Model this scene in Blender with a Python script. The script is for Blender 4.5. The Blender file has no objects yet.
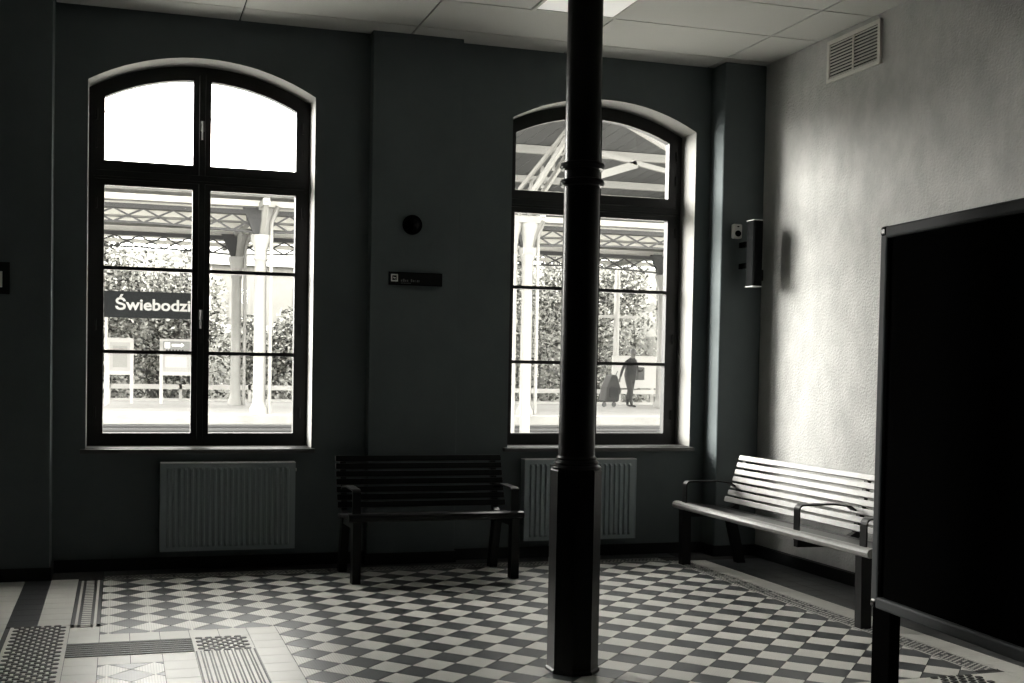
import bpy, bmesh, math, random
from mathutils import Vector, Matrix
random.seed(7)
scene = bpy.context.scene
COL = scene.collection

# ------------------------------------------------------------------ camera
cam_d = bpy.data.cameras.new('camera'); cam = bpy.data.objects.new('camera', cam_d); COL.objects.link(cam)
FOC, PPX, PPY = 1128.053, 444.349, 401.139
cam_d.sensor_fit = 'HORIZONTAL'; cam_d.sensor_width = 36.0
cam_d.lens = FOC / 1024 * 36
cam_d.shift_x = (512 - PPX) / 1024
cam_d.shift_y = (PPY - 341.5) / 1024
cam_d.clip_start = 0.05; cam_d.clip_end = 500
yaw, pitch, roll = math.radians(16.10), math.radians(-1.680), math.radians(-0.971)
fwd = Vector((math.sin(yaw)*math.cos(pitch), math.cos(yaw)*math.cos(pitch), math.sin(pitch)))
rgt = Vector((math.cos(yaw), -math.sin(yaw), 0)); upv = rgt.cross(fwd)
r2 = rgt*math.cos(roll) - upv*math.sin(roll); u2 = rgt*math.sin(roll) + upv*math.cos(roll)
m = Matrix((r2, u2, -fwd)).transposed().to_4x4()
m.translation = Vector((-4.729, -7.866, 1.4))
cam.matrix_world = m
scene.camera = cam

# ------------------------------------------------------------------ light
SKY = 12.0
w = bpy.data.worlds.new('overcast_sky'); scene.world = w; w.use_nodes = True
bg = w.node_tree.nodes['Background']
bg.inputs[0].default_value = (1.0, 0.975, 0.92, 1); bg.inputs[1].default_value = SKY
sun_d = bpy.data.lights.new('hazy_sun', 'SUN'); sun = bpy.data.objects.new('hazy_sun', sun_d); COL.objects.link(sun)
sun_d.energy = 23.0; sun_d.angle = math.radians(46); sun_d.color = (1, 0.97, 0.91)
SUN_EL = math.radians(9)
SUN_AZ = math.radians(41)      # angle from the window wall
sd = Vector((math.cos(SUN_EL)*math.cos(SUN_AZ), -math.cos(SUN_EL)*math.sin(SUN_AZ), -math.sin(SUN_EL)))
sun.rotation_euler = sd.to_track_quat('-Z', 'Y').to_euler()
sun.location = (-20, 14, 8)

vs = scene.view_settings
vs.view_transform = 'Standard'; vs.look = 'None'; vs.exposure = 0.45; vs.gamma = 1.0; vs.use_curve_mapping = False
scene.cycles.max_bounces = 10; scene.cycles.diffuse_bounces = 6; scene.cycles.transparent_max_bounces = 16
scene.cycles.sample_clamp_indirect = 6.0
scene.cycles.caustics_reflective = False; scene.cycles.caustics_refractive = False

# ------------------------------------------------------------------ materials
MATS = {}
def mat(name, col, rough=0.6, metal=0.0, spec=0.5, var=0.0, vscale=6.0, bump=0.0, bscale=60.0, groove=0.0, gperiod=0.0125,
        emit=0.0, rnd=0.0, streak=False, coat=0.0):
    if name in MATS: return MATS[name]
    M = bpy.data.materials.new(name); M.use_nodes = True; nt = M.node_tree; N = nt.nodes; L = nt.links
    b = N['Principled BSDF']
    b.inputs['Roughness'].default_value = rough; b.inputs['Metallic'].default_value = metal
    b.inputs['Specular IOR Level'].default_value = spec; b.inputs['Coat Weight'].default_value = coat
    tc = N.new('ShaderNodeNewGeometry')
    val = N.new('ShaderNodeRGB'); val.outputs[0].default_value = (*col, 1)
    out = val.outputs[0]
    def mul(fac_socket):
        nonlocal out
        mx = N.new('ShaderNodeMix'); mx.data_type = 'RGBA'; mx.blend_type = 'MULTIPLY'; mx.inputs['Factor'].default_value = 1
        L.new(out, mx.inputs['A']); L.new(fac_socket, mx.inputs['B']); out = mx.outputs['Result']
    def rng(src, lo, hi, a=0.3, c=0.7):
        r = N.new('ShaderNodeMapRange'); r.inputs['From Min'].default_value = a; r.inputs['From Max'].default_value = c
        r.inputs['To Min'].default_value = lo; r.inputs['To Max'].default_value = hi; L.new(src, r.inputs['Value']); return r.outputs[0]
    if var > 0:
        mp = N.new('ShaderNodeMapping'); L.new(tc.outputs['Position'], mp.inputs['Vector'])
        if streak: mp.inputs['Scale'].default_value = (1, 1, 0.6)
        n = N.new('ShaderNodeTexNoise'); n.inputs['Scale'].default_value = vscale; n.inputs['Detail'].default_value = 8
        n.inputs['Roughness'].default_value = 0.65
        L.new(mp.outputs[0], n.inputs['Vector']); mul(rng(n.outputs['Fac'], 1 - var, 1 + var*0.5))
    if rnd > 0:
        oi = N.new('ShaderNodeObjectInfo'); mul(rng(oi.outputs['Random'], 1 - rnd, 1 + rnd, 0, 1))
    h = None
    if groove > 0:
        sp = N.new('ShaderNodeSeparateXYZ'); L.new(tc.outputs['Position'], sp.inputs[0])
        mm = N.new('ShaderNodeMath'); mm.operation = 'MULTIPLY'; mm.inputs[1].default_value = 2*math.pi/gperiod; L.new(sp.outputs['X'], mm.inputs[0])
        sn = N.new('ShaderNodeMath'); sn.operation = 'SINE'; L.new(mm.outputs[0], sn.inputs[0])
        mul(rng(sn.outputs[0], 1 - groove, 1.0, -0.95, -0.3))
        h = sn.outputs[0]
    if bump > 0:
        n2 = N.new('ShaderNodeTexNoise'); n2.inputs['Scale'].default_value = bscale; n2.inputs['Detail'].default_value = 6
        L.new(tc.outputs['Position'], n2.inputs['Vector'])
        bp = N.new('ShaderNodeBump'); bp.inputs['Strength'].default_value = bump; bp.inputs['Distance'].default_value = 0.01
        L.new(n2.outputs['Fac'], bp.inputs['Height']); L.new(bp.outputs[0], b.inputs['Normal'])
    L.new(out, b.inputs['Base Color'])
    if emit > 0:
        b.inputs['Emission Color'].default_value = (1, 0.97, 0.92, 1); b.inputs['Emission Strength'].default_value = emit
    MATS[name] = M
    return M

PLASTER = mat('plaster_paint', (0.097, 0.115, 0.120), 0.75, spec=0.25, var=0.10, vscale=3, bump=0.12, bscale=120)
REVEAL = mat('lit_reveal_paint', (0.22, 0.218, 0.208), 0.7, spec=0.25, var=0.06, vscale=5)  # paler copy of the wall paint, window light put into its colour
PLASTER_R = mat('rough_plaster_lit', (0.47, 0.47, 0.458), 0.75, spec=0.25, var=0.20, vscale=5.0, bump=0.9, bscale=60, streak=True)  # wall paint made paler here, stronger light on this wall put into colour
CEILM = mat('mineral_ceiling_tile', (0.50, 0.50, 0.475), 0.9, spec=0.1, var=0.05, vscale=90, rnd=0.03)
GRID = mat('ceiling_grid_shadow_gap', (0.015, 0.015, 0.015), 0.8)
BASEM = mat('dark_baseboard_stone', (0.012, 0.013, 0.014), 0.6, spec=0.2)
FRAME = mat('black_window_paint', (0.010, 0.0105, 0.011), 0.45, spec=0.3)
SILLM = mat('dark_sill_board', (0.06, 0.06, 0.06), 0.35)
CHROME = mat('brushed_metal', (0.55, 0.55, 0.54), 0.35, metal=1.0)
HANDLE = mat('dull_handle_metal', (0.16, 0.16, 0.155), 0.45, metal=0.6)
RADM = mat('radiator_enamel', (0.26, 0.30, 0.315), 0.45)
RADG = mat('radiator_grille_enamel', (0.60, 0.61, 0.61), 0.5)
IRON = mat('black_cast_iron_paint', (0.004, 0.004, 0.0045), 0.30, spec=0.22)
BWOOD_SHADE = mat('shaded_lacquered_wood', (0.008, 0.008, 0.0085), 0.32, spec=0.18, var=0.25, vscale=18)  # bench wood with the shade put into its colour
BWOOD_LIT = mat('lit_lacquered_wood', (0.235, 0.232, 0.223), 0.38, spec=0.5, var=0.18, vscale=18)  # same bench wood made paler, light on the slats put into colour
BSTEEL = mat('black_bench_steel', (0.005, 0.005, 0.0055), 0.35, spec=0.25)
BOARDK = mat('black_board_face', (0.0025, 0.0025, 0.0025), 0.9, spec=0.0)
BOARDF = mat('grey_board_frame', (0.045, 0.049, 0.052), 0.6, spec=0.15)
TILE_L = mat('pale_clinker_tile', (0.60, 0.59, 0.55), 0.42, spec=0.8, groove=0.26, rnd=0.05)
TILE_D = mat('dark_clinker_tile', (0.046, 0.051, 0.054), 0.38, spec=0.55, groove=0.35, rnd=0.12)
TILE_P = mat('plain_pale_tile', (0.60, 0.59, 0.55), 0.40, spec=0.45, var=0.08, vscale=5, rnd=0.05)
TILE_SHADE = mat('shaded_plain_tile', (0.045, 0.048, 0.050), 0.4, spec=0.5, rnd=0.1)  # pale tile coloured dark for the shade under the bench
TILE_K = mat('plain_black_tile', (0.030, 0.032, 0.034), 0.4, spec=0.5, rnd=0.1)
GROUT = mat('dark_grout', (0.05, 0.05, 0.05), 0.85)
TACT = mat('tactile_dark_rubber', (0.022, 0.022, 0.022), 0.55)
WHITEP = mat('white_plastic', (0.6, 0.6, 0.58), 0.4)
DARKP = mat('black_plastic', (0.003, 0.003, 0.0035), 0.25, spec=0.15)
SPKM = mat('grey_speaker_shell', (0.0035, 0.0042, 0.0045), 0.8, spec=0.04)
SIGNK = mat('black_sign_plate', (0.004, 0.004, 0.004), 0.5, spec=0.2)
SIGNW = mat('white_sign_print', (0.75, 0.75, 0.73), 0.6)
DIFF = mat('lamp_diffuser', (0.8, 0.8, 0.78), 0.6, emit=0.20)
VENTW = mat('vent_enamel', (0.62, 0.61, 0.57), 0.5)
VENTD = mat('vent_dark_inside', (0.01, 0.01, 0.01), 0.9)
# outside
CONC_N = mat('bounce_platform_paving', (0.55, 0.545, 0.52), 0.85, var=0.15, vscale=1.2)  # unseen paving kept pale to bounce light up to the ceiling
CONC = mat('platform_concrete', (0.15, 0.148, 0.14), 0.85, var=0.2, vscale=1.2)
EDGE = mat('platform_edge_stone', (0.18, 0.178, 0.168), 0.85, var=0.2, vscale=2)
BALL = mat('track_ballast', (0.15, 0.15, 0.142), 0.95, var=0.75, vscale=7)
RAILM = mat('rail_steel', (0.03, 0.03, 0.03), 0.5)
CPAINT = mat('cream_column_paint', (0.17, 0.168, 0.158), 0.6, var=0.1, vscale=4)
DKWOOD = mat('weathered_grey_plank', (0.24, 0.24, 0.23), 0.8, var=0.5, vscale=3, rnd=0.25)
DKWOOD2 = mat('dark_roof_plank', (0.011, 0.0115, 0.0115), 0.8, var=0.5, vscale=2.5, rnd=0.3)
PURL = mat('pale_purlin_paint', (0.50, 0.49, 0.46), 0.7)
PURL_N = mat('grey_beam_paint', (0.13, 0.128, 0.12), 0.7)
LATT = mat('dark_lattice_iron', (0.006, 0.006, 0.006), 0.6)
SIGNB = mat('slate_sign_enamel', (0.006, 0.0068, 0.0072), 0.6, spec=0.1)
LEAF_A = mat('pale_leaf', (0.26, 0.26, 0.24), 0.7, rnd=0.1)
LEAF_B = mat('dark_leaf', (0.028, 0.028, 0.026), 0.7)
BARK = mat('bark', (0.08, 0.08, 0.075), 0.9)
HOUSE = mat('pale_render', (0.18, 0.177, 0.165), 0.9, var=0.15, vscale=1)
POSTW = mat('white_steel_paint', (0.32, 0.315, 0.30), 0.6)
CLOTH_D = mat('dark_cloth', (0.004, 0.004, 0.004), 0.9)
CLOTH_G = mat('grey_cloth', (0.014, 0.014, 0.013), 0.9)
SKIN = mat('skin', (0.05, 0.047, 0.043), 0.6)
HAIR = mat('dark_hair', (0.03, 0.03, 0.03), 0.6)
BANK = mat('overgrown_bank', (0.13, 0.13, 0.12), 0.95, var=0.8, vscale=2.2, bump=1.0, bscale=3)
FIELD = mat('dry_grass_ground', (0.10, 0.10, 0.09), 0.95, var=0.4, vscale=0.8)

G = bpy.data.materials.new('window_glass'); G.use_nodes = True
nt = G.node_tree; nt.nodes.clear()
o_ = nt.nodes.new('ShaderNodeOutputMaterial'); mx = nt.nodes.new('ShaderNodeMixShader'); tr = nt.nodes.new('ShaderNodeBsdfTransparent')
gl = nt.nodes.new('ShaderNodeBsdfGlossy'); lw = nt.nodes.new('ShaderNodeLayerWeight'); pw = nt.nodes.new('ShaderNodeMath'); pw.operation = 'POWER'; pw.inputs[1].default_value = 5; fr = nt.nodes.new('ShaderNodeMath'); fr.operation = 'MULTIPLY_ADD'; fr.inputs[1].default_value = 0.7; fr.inputs[2].default_value = 0.03
tr.inputs[0].default_value = (0.93, 0.935, 0.93, 1); gl.inputs['Roughness'].default_value = 0.02
nt.links.new(lw.outputs['Facing'], pw.inputs[0]); nt.links.new(pw.outputs[0], fr.inputs[0]); nt.links.new(fr.outputs[0], mx.inputs[0]); nt.links.new(tr.outputs[0], mx.inputs[1]); nt.links.new(gl.outputs[0], mx.inputs[2]); nt.links.new(mx.outputs[0], o_.inputs[0])
GLASS = G

# ------------------------------------------------------------------ mesh helpers
class MB:
    def __init__(s): s.v = []; s.f = []; s.mi = []
    def add(s, vs, fs, mi=0):
        n = len(s.v); s.v += [tuple(p) for p in vs]; s.f += [[i+n for i in f] for f in fs]; s.mi += [mi]*len(fs); return s
    def box(s, a, b, mi=0):
        x0, y0, z0 = [min(p, q) for p, q in zip(a, b)]; x1, y1, z1 = [max(p, q) for p, q in zip(a, b)]
        return s.add([(x0,y0,z0),(x1,y0,z0),(x1,y1,z0),(x0,y1,z0),(x0,y0,z1),(x1,y0,z1),(x1,y1,z1),(x0,y1,z1)],
                     [(0,3,2,1),(4,5,6,7),(0,1,5,4),(1,2,6,5),(2,3,7,6),(3,0,4,7)], mi)
    def prism(s, pts, vec, mi=0):
        vec = Vector(vec); n = len(pts); P = [Vector(p) for p in pts]; Q = [p+vec for p in P]
        fs = [list(range(n))[::-1], [i+n for i in range(n)]] + [(i, (i+1)%n, (i+1)%n+n, i+n) for i in range(n)]
        return s.add(P+Q, fs, mi)
    def ring(s, outer, inner, vec, mi=0):
        n = len(outer); vec = Vector(vec); O = [Vector(p) for p in outer]; I = [Vector(p) for p in inner]
        V = O + I + [p+vec for p in O] + [p+vec for p in I]; fs = []
        for i in range(n):
            j = (i+1) % n
            fs += [(i, j, n+j, n+i), (2*n+i, 3*n+i, 3*n+j, 2*n+j), (i, 2*n+i, 2*n+j, j), (n+i, n+j, 3*n+j, 3*n+i)]
        return s.add(V, fs, mi)
    def bar(s, a, b, wd, th, up=(0,0,1), mi=0):
        a, b = Vector(a), Vector(b); d = (b-a).normalized(); up = Vector(up)
        if abs(d.dot(up)) > 0.99: up = Vector((0,1,0))
        sx = d.cross(up).normalized()*wd/2; sy = sx.cross(d).normalized()*th/2
        return s.prism([a-sx-sy, a+sx-sy, a+sx+sy, a-sx+sy], b-a, mi)
    def tube(s, path, r, n=10, mi=0):
        P = [Vector(p) for p in path]; R = r if isinstance(r, (list, tuple)) else [r]*len(P); V = []; fs = []
        for k, p in enumerate(P):
            d = (P[min(k+1, len(P)-1)] - P[max(k-1, 0)]).normalized()
            a = d.cross(Vector((0,0,1))) if abs(d.z) < 0.9 else d.cross(Vector((0,1,0)))
            a.normalize(); c = d.cross(a)
            V += [p + (a*math.cos(2*math.pi*i/n) + c*math.sin(2*math.pi*i/n))*R[k] for i in range(n)]
        for k in range(len(P)-1):
            for i in range(n):
                j = (i+1) % n; fs.append((k*n+i, k*n+j, (k+1)*n+j, (k+1)*n+i))
        fs += [list(range(n))[::-1], [(len(P)-1)*n+i for i in range(n)]]
        return s.add(V, fs, mi)
    def lathe(s, prof, n=24, c=(0,0,0), ph=0, mi=0):
        V = []; fs = []
        for r, z in prof: V += [(c[0]+r*math.cos(2*math.pi*i/n+ph), c[1]+r*math.sin(2*math.pi*i/n+ph), c[2]+z) for i in range(n)]
        for k in range(len(prof)-1):
            for i in range(n): j = (i+1) % n; fs.append((k*n+i, k*n+j, (k+1)*n+j, (k+1)*n+i))
        fs += [list(range(n))[::-1], [(len(prof)-1)*n+i for i in range(n)]]
        return s.add(V, fs, mi)
    def mesh(s, name, mats):
        me = bpy.data.meshes.new(name); me.from_pydata(s.v, [], s.f)
        for m_ in (mats if isinstance(mats, (list, tuple)) else [mats]): me.materials.append(m_)
        if any(s.mi): me.polygons.foreach_set('material_index', s.mi)
        bm = bmesh.new(); bm.from_mesh(me); bmesh.ops.recalc_face_normals(bm, faces=bm.faces); bm.to_mesh(me); bm.free()
        me.update(); return me
    def build(s, name, mats, parent=None, bevel=0, smooth=False):
        me = s.mesh(name, mats)
        if smooth:
            for p in me.polygons: p.use_smooth = True
        return link(name, me, parent, bevel)
def link(name, me, parent=None, bevel=0):
    o = bpy.data.objects.new(name, me); COL.objects.link(o)
    if parent: o.parent = parent
    if bevel:
        b = o.modifiers.new('bevel', 'BEVEL'); b.width = bevel; b.segments = 2; b.limit_method = 'ANGLE'; b.harden_normals = False
    return o
def tag(o, label=None, cat=None, group=None, kind=None):
    if label: o['label'] = label
    if cat: o['category'] = cat
    if group: o['group'] = group
    if kind: o['kind'] = kind
    return o
def empty(name, loc=(0,0,0), rz=0, **k):
    o = bpy.data.objects.new(name, None); COL.objects.link(o); o.location = loc; o.rotation_euler[2] = rz; o.empty_display_size = 0.1
    return tag(o, **k)
def smooth_angle(o):
    for p in o.data.polygons: p.use_smooth = True
    try: o.data.set_sharp_from_angle(angle=math.radians(40))
    except Exception: pass
    return o
def text_mesh(body, size, bold=0.0, depth=0.0):
    cu = bpy.data.curves.new('lettering', 'FONT'); cu.body = body; cu.size = size; cu.offset = bold; cu.extrude = depth
    t = bpy.data.objects.new('lettering', cu); COL.objects.link(t)
    dg = bpy.context.evaluated_depsgraph_get(); me = bpy.data.meshes.new_from_object(t.evaluated_get(dg))
    bpy.data.objects.remove(t); return me

# ------------------------------------------------------------------ room shell
ZC = 3.745; XL = -6.6; YF = -10.0; WT = 0.50
ZS = 0.82; RISE = 0.20; ZSP = 3.268; R_ARC = (0.752**2 + RISE**2)/(2*RISE)
WIN = [(-4.940, -3.428), (-1.970, -0.476)]
def arc_z(x, x0, x1, inset=0.0):
    ZSP, RISE = (3.268, 0.20) if x0 < -3 else (3.245, 0.188)
    c = (x0+x1)/2; hw = (x1-x0)/2; R = (hw*hw + RISE*RISE)/(2*RISE); zc = ZSP + RISE - R
    return zc + math.sqrt(max((R-inset)**2 - (x-c)**2, 0))
def wall_with_openings(mapf, u0, u1, z0, z1, th, ops, n=20):
    """ops: (a,b,sill,func top(u)); mapf(u,d,z)->xyz, d=0 room face"""
    b = MB()
    def quad(u_a, u_b, za0, za1, zb0, zb1, d): b.add([mapf(u_a,d,za0), mapf(u_b,d,zb0), mapf(u_b,d,zb1), mapf(u_a,d,za1)], [(0,1,2,3)])
    cur = u0
    for a, c, sill, top in sorted(ops, key=lambda t: t[0]):
        for d in (0, th):
            quad(cur, a, z0, z1, z0, z1, d)
            for i in range(n):
                ua = a+(c-a)*i/n; ub = a+(c-a)*(i+1)/n
                if sill > z0: quad(ua, ub, z0, sill, z0, sill, d)
                quad(ua, ub, top(ua), z1, top(ub), z1, d)
        for i in range(n):
            ua = a+(c-a)*i/n; ub = a+(c-a)*(i+1)/n
            b.add([mapf(ua,0,top(ua)), mapf(ub,0,top(ub)), mapf(ub,th,top(ub)), mapf(ua,th,top(ua))], [(0,1,2,3)], 1)
        if sill > z0: b.add([mapf(a,0,sill), mapf(c,0,sill), mapf(c,th,sill), mapf(a,th,sill)], [(0,1,2,3)])
        for e in (a, c): b.add([mapf(e,0,sill), mapf(e,th,sill), mapf(e,th,top(e)), mapf(e,0,top(e))], [(0,1,2,3)], 1)
        cur = c
    for d in (0, th): quad(cur, u1, z0, z1, z0, z1, d)
    return b
wb = wall_with_openings(lambda u,d,z: (u, d, z), XL-0.4, 0.4, -0.3, 4.1, WT,
                        [(a, c, ZS, (lambda x, a=a, c=c: arc_z(x, a, c))) for a, c in WIN])
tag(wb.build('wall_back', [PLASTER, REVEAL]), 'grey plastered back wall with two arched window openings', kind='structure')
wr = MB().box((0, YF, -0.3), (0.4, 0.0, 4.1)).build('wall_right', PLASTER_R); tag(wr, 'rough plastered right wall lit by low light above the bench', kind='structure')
tag(MB().box((XL-0.4, YF, -0.3), (XL, 0.0, 4.1)).build('wall_left', PLASTER), 'grey plastered left wall out of view', kind='structure')
tag(MB().box((XL-0.4, YF-0.3, -0.3), (0.4, YF, 4.1)).build('wall_front', PLASTER), 'grey plastered wall behind the viewer', kind='structure')
# pilasters
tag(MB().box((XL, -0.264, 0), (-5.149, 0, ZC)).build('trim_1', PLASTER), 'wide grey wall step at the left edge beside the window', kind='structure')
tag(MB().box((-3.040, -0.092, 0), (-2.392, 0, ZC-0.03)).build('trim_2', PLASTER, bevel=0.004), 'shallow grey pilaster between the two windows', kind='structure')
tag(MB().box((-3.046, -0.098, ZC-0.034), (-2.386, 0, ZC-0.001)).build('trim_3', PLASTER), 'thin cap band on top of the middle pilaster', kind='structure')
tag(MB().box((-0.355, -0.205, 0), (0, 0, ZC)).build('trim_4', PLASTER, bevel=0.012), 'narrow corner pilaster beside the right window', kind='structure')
tag(MB().box((-0.03, -3.7, 0), (0, -2.88, ZC)).build('trim_5', PLASTER_R), 'shallow raised panel edge on the right wall', kind='structure')
# baseboards
bb = MB().box((-5.149, -0.014, 0), (-3.04, 0, 0.082)).box((-3.05, -0.106, 0), (-2.382, 0, 0.082)).box((-2.392, -0.014, 0), (-0.355, 0, 0.082)).box((-0.369, -0.219, 0), (0, -0.0, 0.082))
tag(bb.build('baseboard_back', BASEM), 'low dark baseboard along the window wall', kind='structure')
tag(MB().box((XL, -0.278, 0), (-5.135, 0, 0.082)).build('baseboard_left', BASEM), 'low dark baseboard around the left wall step', kind='structure')
tag(MB().box((-0.044, YF, 0), (0, -0.219, 0.082)).build('baseboard_right', BASEM), 'low dark baseboard along the right wall', kind='structure')
# ceiling
ceil = tag(MB().box((XL-0.4, YF-0.3, ZC+0.012), (0.4, WT, 4.12)).build('ceiling', GRID), 'suspended ceiling of pale panels in a dark grid', kind='structure')
gx = [-0.392 - 1.1885*i for i in range(6)]; xs = [0.0] + gx + [XL]
gy = [-0.283 - 0.5955*i for i in range(17)]; ys = [0.0] + gy
LAMP = (-2.17, -1.575)
for j in range(len(ys)-1):
    for i in range(len(xs)-1):
        x1, x0 = xs[i]-0.006, xs[i+1]+0.006; y1, y0 = ys[j]-0.006, ys[j+1]+0.006
        if x1-x0 < 0.02: continue
        if j == 2 and x0 < -1.6 < x1+0.2 and x0 < LAMP[0] < x1:
            MB().box((x0, y0, ZC), (LAMP[0]-0.004, y1, ZC+0.012)).build('ceiling_tile', CEILM, ceil); continue
        MB().box((x0, y0, ZC), (x1, y1, ZC+0.012)).build('ceiling_tile', CEILM, ceil)
lp = empty('ceiling_light', (-1.873, ys[2]-0.298, ZC), label='square recessed ceiling light panel with pale diffuser', cat='light')
hw = 0.294
MB().ring([(-hw,-hw,-0.006),(hw,-hw,-0.006),(hw,hw,-0.006),(-hw,hw,-0.006)], [(-hw+.022,-hw+.022,-0.006),(hw-.022,-hw+.022,-0.006),(hw-.022,hw-.022,-0.006),(-hw+.022,hw-.022,-0.006)], (0,0,0.02)).build('frame', CEILM, lp)
MB().box((-hw+.02,-hw+.02,0.0), (hw-.02,hw-.02,0.010)).build('diffuser', DIFF, lp)

# ------------------------------------------------------------------ windows
def window(idx, x0, x1):
    wn = empty('window_%d' % idx, ((x0+x1)/2, 0.25, ZS)); inv = Vector((-(x0+x1)/2, -0.25, -ZS))
    wn['kind'] = 'structure'; wn['label'] = ['tall arched black window with station name sign outside', 'tall arched black window partly behind the iron column'][idx-1]
    cx = (x0+x1)/2; NA = 16
    def P(x, z, y): return Vector((x, y + (0.10 if y > 0.05 else 0), z)) + inv
    def arch_pts(xa, xb, inset, y, zbot):
        return [P(xa, zbot, y), P(xb, zbot, y)] + [P(xb+(xa-xb)*k/NA, arc_z(xb+(xa-xb)*k/NA, x0, x1, inset), y) for k in range(NA+1)]
    e = 0.0015; dz = 0.0 if idx == 1 else -0.026
    MB().ring(arch_pts(x0+e, x1-e, 0.002, 0.13, ZS+e), arch_pts(x0+0.060, x1-0.060, 0.060, 0.13, ZS+0.065), (0, 0.08, 0)).build('outer_frame', FRAME, wn)
    tb = MB(); tb.box(P(x0+0.04, 2.655+dz, 0.12), P(x1-0.04, 2.712+dz, 0.20)); tb.box(P(x0+0.03, 2.672+dz, 0.112), P(x1-0.03, 2.695+dz, 0.125)); tb.build('transom', FRAME, wn)
    MB().box(P(cx-0.02, ZS+0.05, 0.112), P(cx+0.02, 2.655+dz, 0.20)).box(P(cx-0.02, 2.712+dz, 0.112), P(cx+0.02, ZSP+RISE-0.06, 0.20)).build('mullion', FRAME, wn)
    for sx in (-1, 1):
        # upper sash
        if sx < 0: so, si = (x0+0.047, cx-0.022), (x0+0.104, cx-0.062)
        else: so, si = (cx+0.022, x1-0.047), (cx+0.060, x1-(0.098 if idx == 1 else 0.113))
        sh = MB().ring(arch_pts(so[0], so[1], 0.047, 0.122, 2.714+dz), arch_pts(si[0], si[1], 0.100, 0.122, 2.782+dz), (0, 0.06, 0)).build('sash', FRAME, wn)
        MB().prism(arch_pts(si[0]-.004, si[1]+.004, 0.096, 0.15, 2.778+dz), (0, 0.006, 0)).build('pane', GLASS, sh)
        # lower sash
        def rect(a, b, z0, z1, y): return [P(a, z0, y), P(b, z0, y), P(b, z1, y), P(a, z1, y)]
        lo = MB().ring(rect(so[0], so[1], ZS+0.052, 2.653+dz, 0.122), rect(si[0], si[1], 0.914, 2.612+dz, 0.122), (0, 0.06, 0)).build('sash', FRAME, wn)
        zz = [0.914, 1.475+dz*.7, 2.050+dz, 2.612+dz]
        for z in zz[1:3]: MB().box(P(si[0], z-0.0125, 0.130), P(si[1], z+0.0125, 0.175)).build('muntin', FRAME, lo)
        for k in range(3): MB().box(P(si[0]-.004, zz[k]-.004, 0.15), P(si[1]+.004, zz[k+1]+.004, 0.156)).build('pane', GLASS, lo)
        for z in (1.02, 1.62, 2.45, 2.86, 3.05):
            xh = x0+0.052 if sx < 0 else x1-0.052
            MB().tube([P(xh, z, 0.113), P(xh, z+0.075, 0.113)], 0.008, 8).build('hinge', FRAME, wn)
    for z in (1.745, 3.055):
        h = MB(); h.box(P(cx-0.014, z-0.035, 0.104), P(cx+0.014, z+0.035, 0.113)); h.bar(P(cx, z+0.03, 0.082), P(cx, z-0.10, 0.082), 0.012, 0.012, (0,1,0)); h.bar(P(cx, z+0.022, 0.112), P(cx, z+0.022, 0.078), 0.014, 0.014)
        h.build('handle', HANDLE, wn, bevel=0.003)
    MB().box(P(x0-0.035, ZS-0.028, -0.05), P(x1+0.02, ZS+0.001, 0.0)).box(P(x0+e, ZS, 0), P(x1-e, ZS+0.006, 0.120)).build('sill', SILLM, wn, bevel=0.003)
    # outer stone sill
    MB().box(P(x0+e, ZS-0.02, 0.205), P(x1-e, ZS+0.03, WT-0.04)).build('outer_sill', EDGE, wn)
window(1, *WIN[0]); window(2, *WIN[1])

# ------------------------------------------------------------------ floor
FX0, FX1, FY1, FY0 = -4.815, -0.807, -0.335, -3.49
D = 0.212; TX0, TY0 = -4.772, -0.544; GAP = 0.003
floor = tag(MB().box((XL-0.4, YF-0.3, -0.3), (0.4, WT, -0.003)).build('floor', GROUT), 'tiled station floor of pale and dark clinker tiles', kind='structure')
def clip_poly(poly, x0, x1, y0, y1):
    for ax, v, s in ((0, x0, 1), (0, x1, -1), (1, y0, 1), (1, y1, -1)):
        out = []
        for i in range(len(poly)):
            a, b = poly[i], poly[(i+1) % len(poly)]; da, db = (a[ax]-v)*s, (b[ax]-v)*s
            if da >= 0: out.append(a)
            if (da >= 0) != (db >= 0):
                t = da/(da-db); out.append((a[0]+(b[0]-a[0])*t, a[1]+(b[1]-a[1])*t))
        poly = out
        if len(poly) < 3: return []
    return poly
def area(p): return abs(sum(p[i][0]*p[(i+1)%len(p)][1]-p[(i+1)%len(p)][0]*p[i][1] for i in range(len(p))))/2
diam = D/2 - GAP*1.0
tile_me = {}
for nm, mt in (('pale', TILE_L), ('dark', TILE_D)):
    tile_me[nm] = MB().prism([(diam,0,-0.02),(0,diam,-0.02),(-diam,0,-0.02),(0,-diam,-0.02)], (0,0,0.02)).mesh('field_tile', mt)
camxy = Vector((-4.729, -7.866))
pieces = []   # (dist, kind, center, poly or None)
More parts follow.
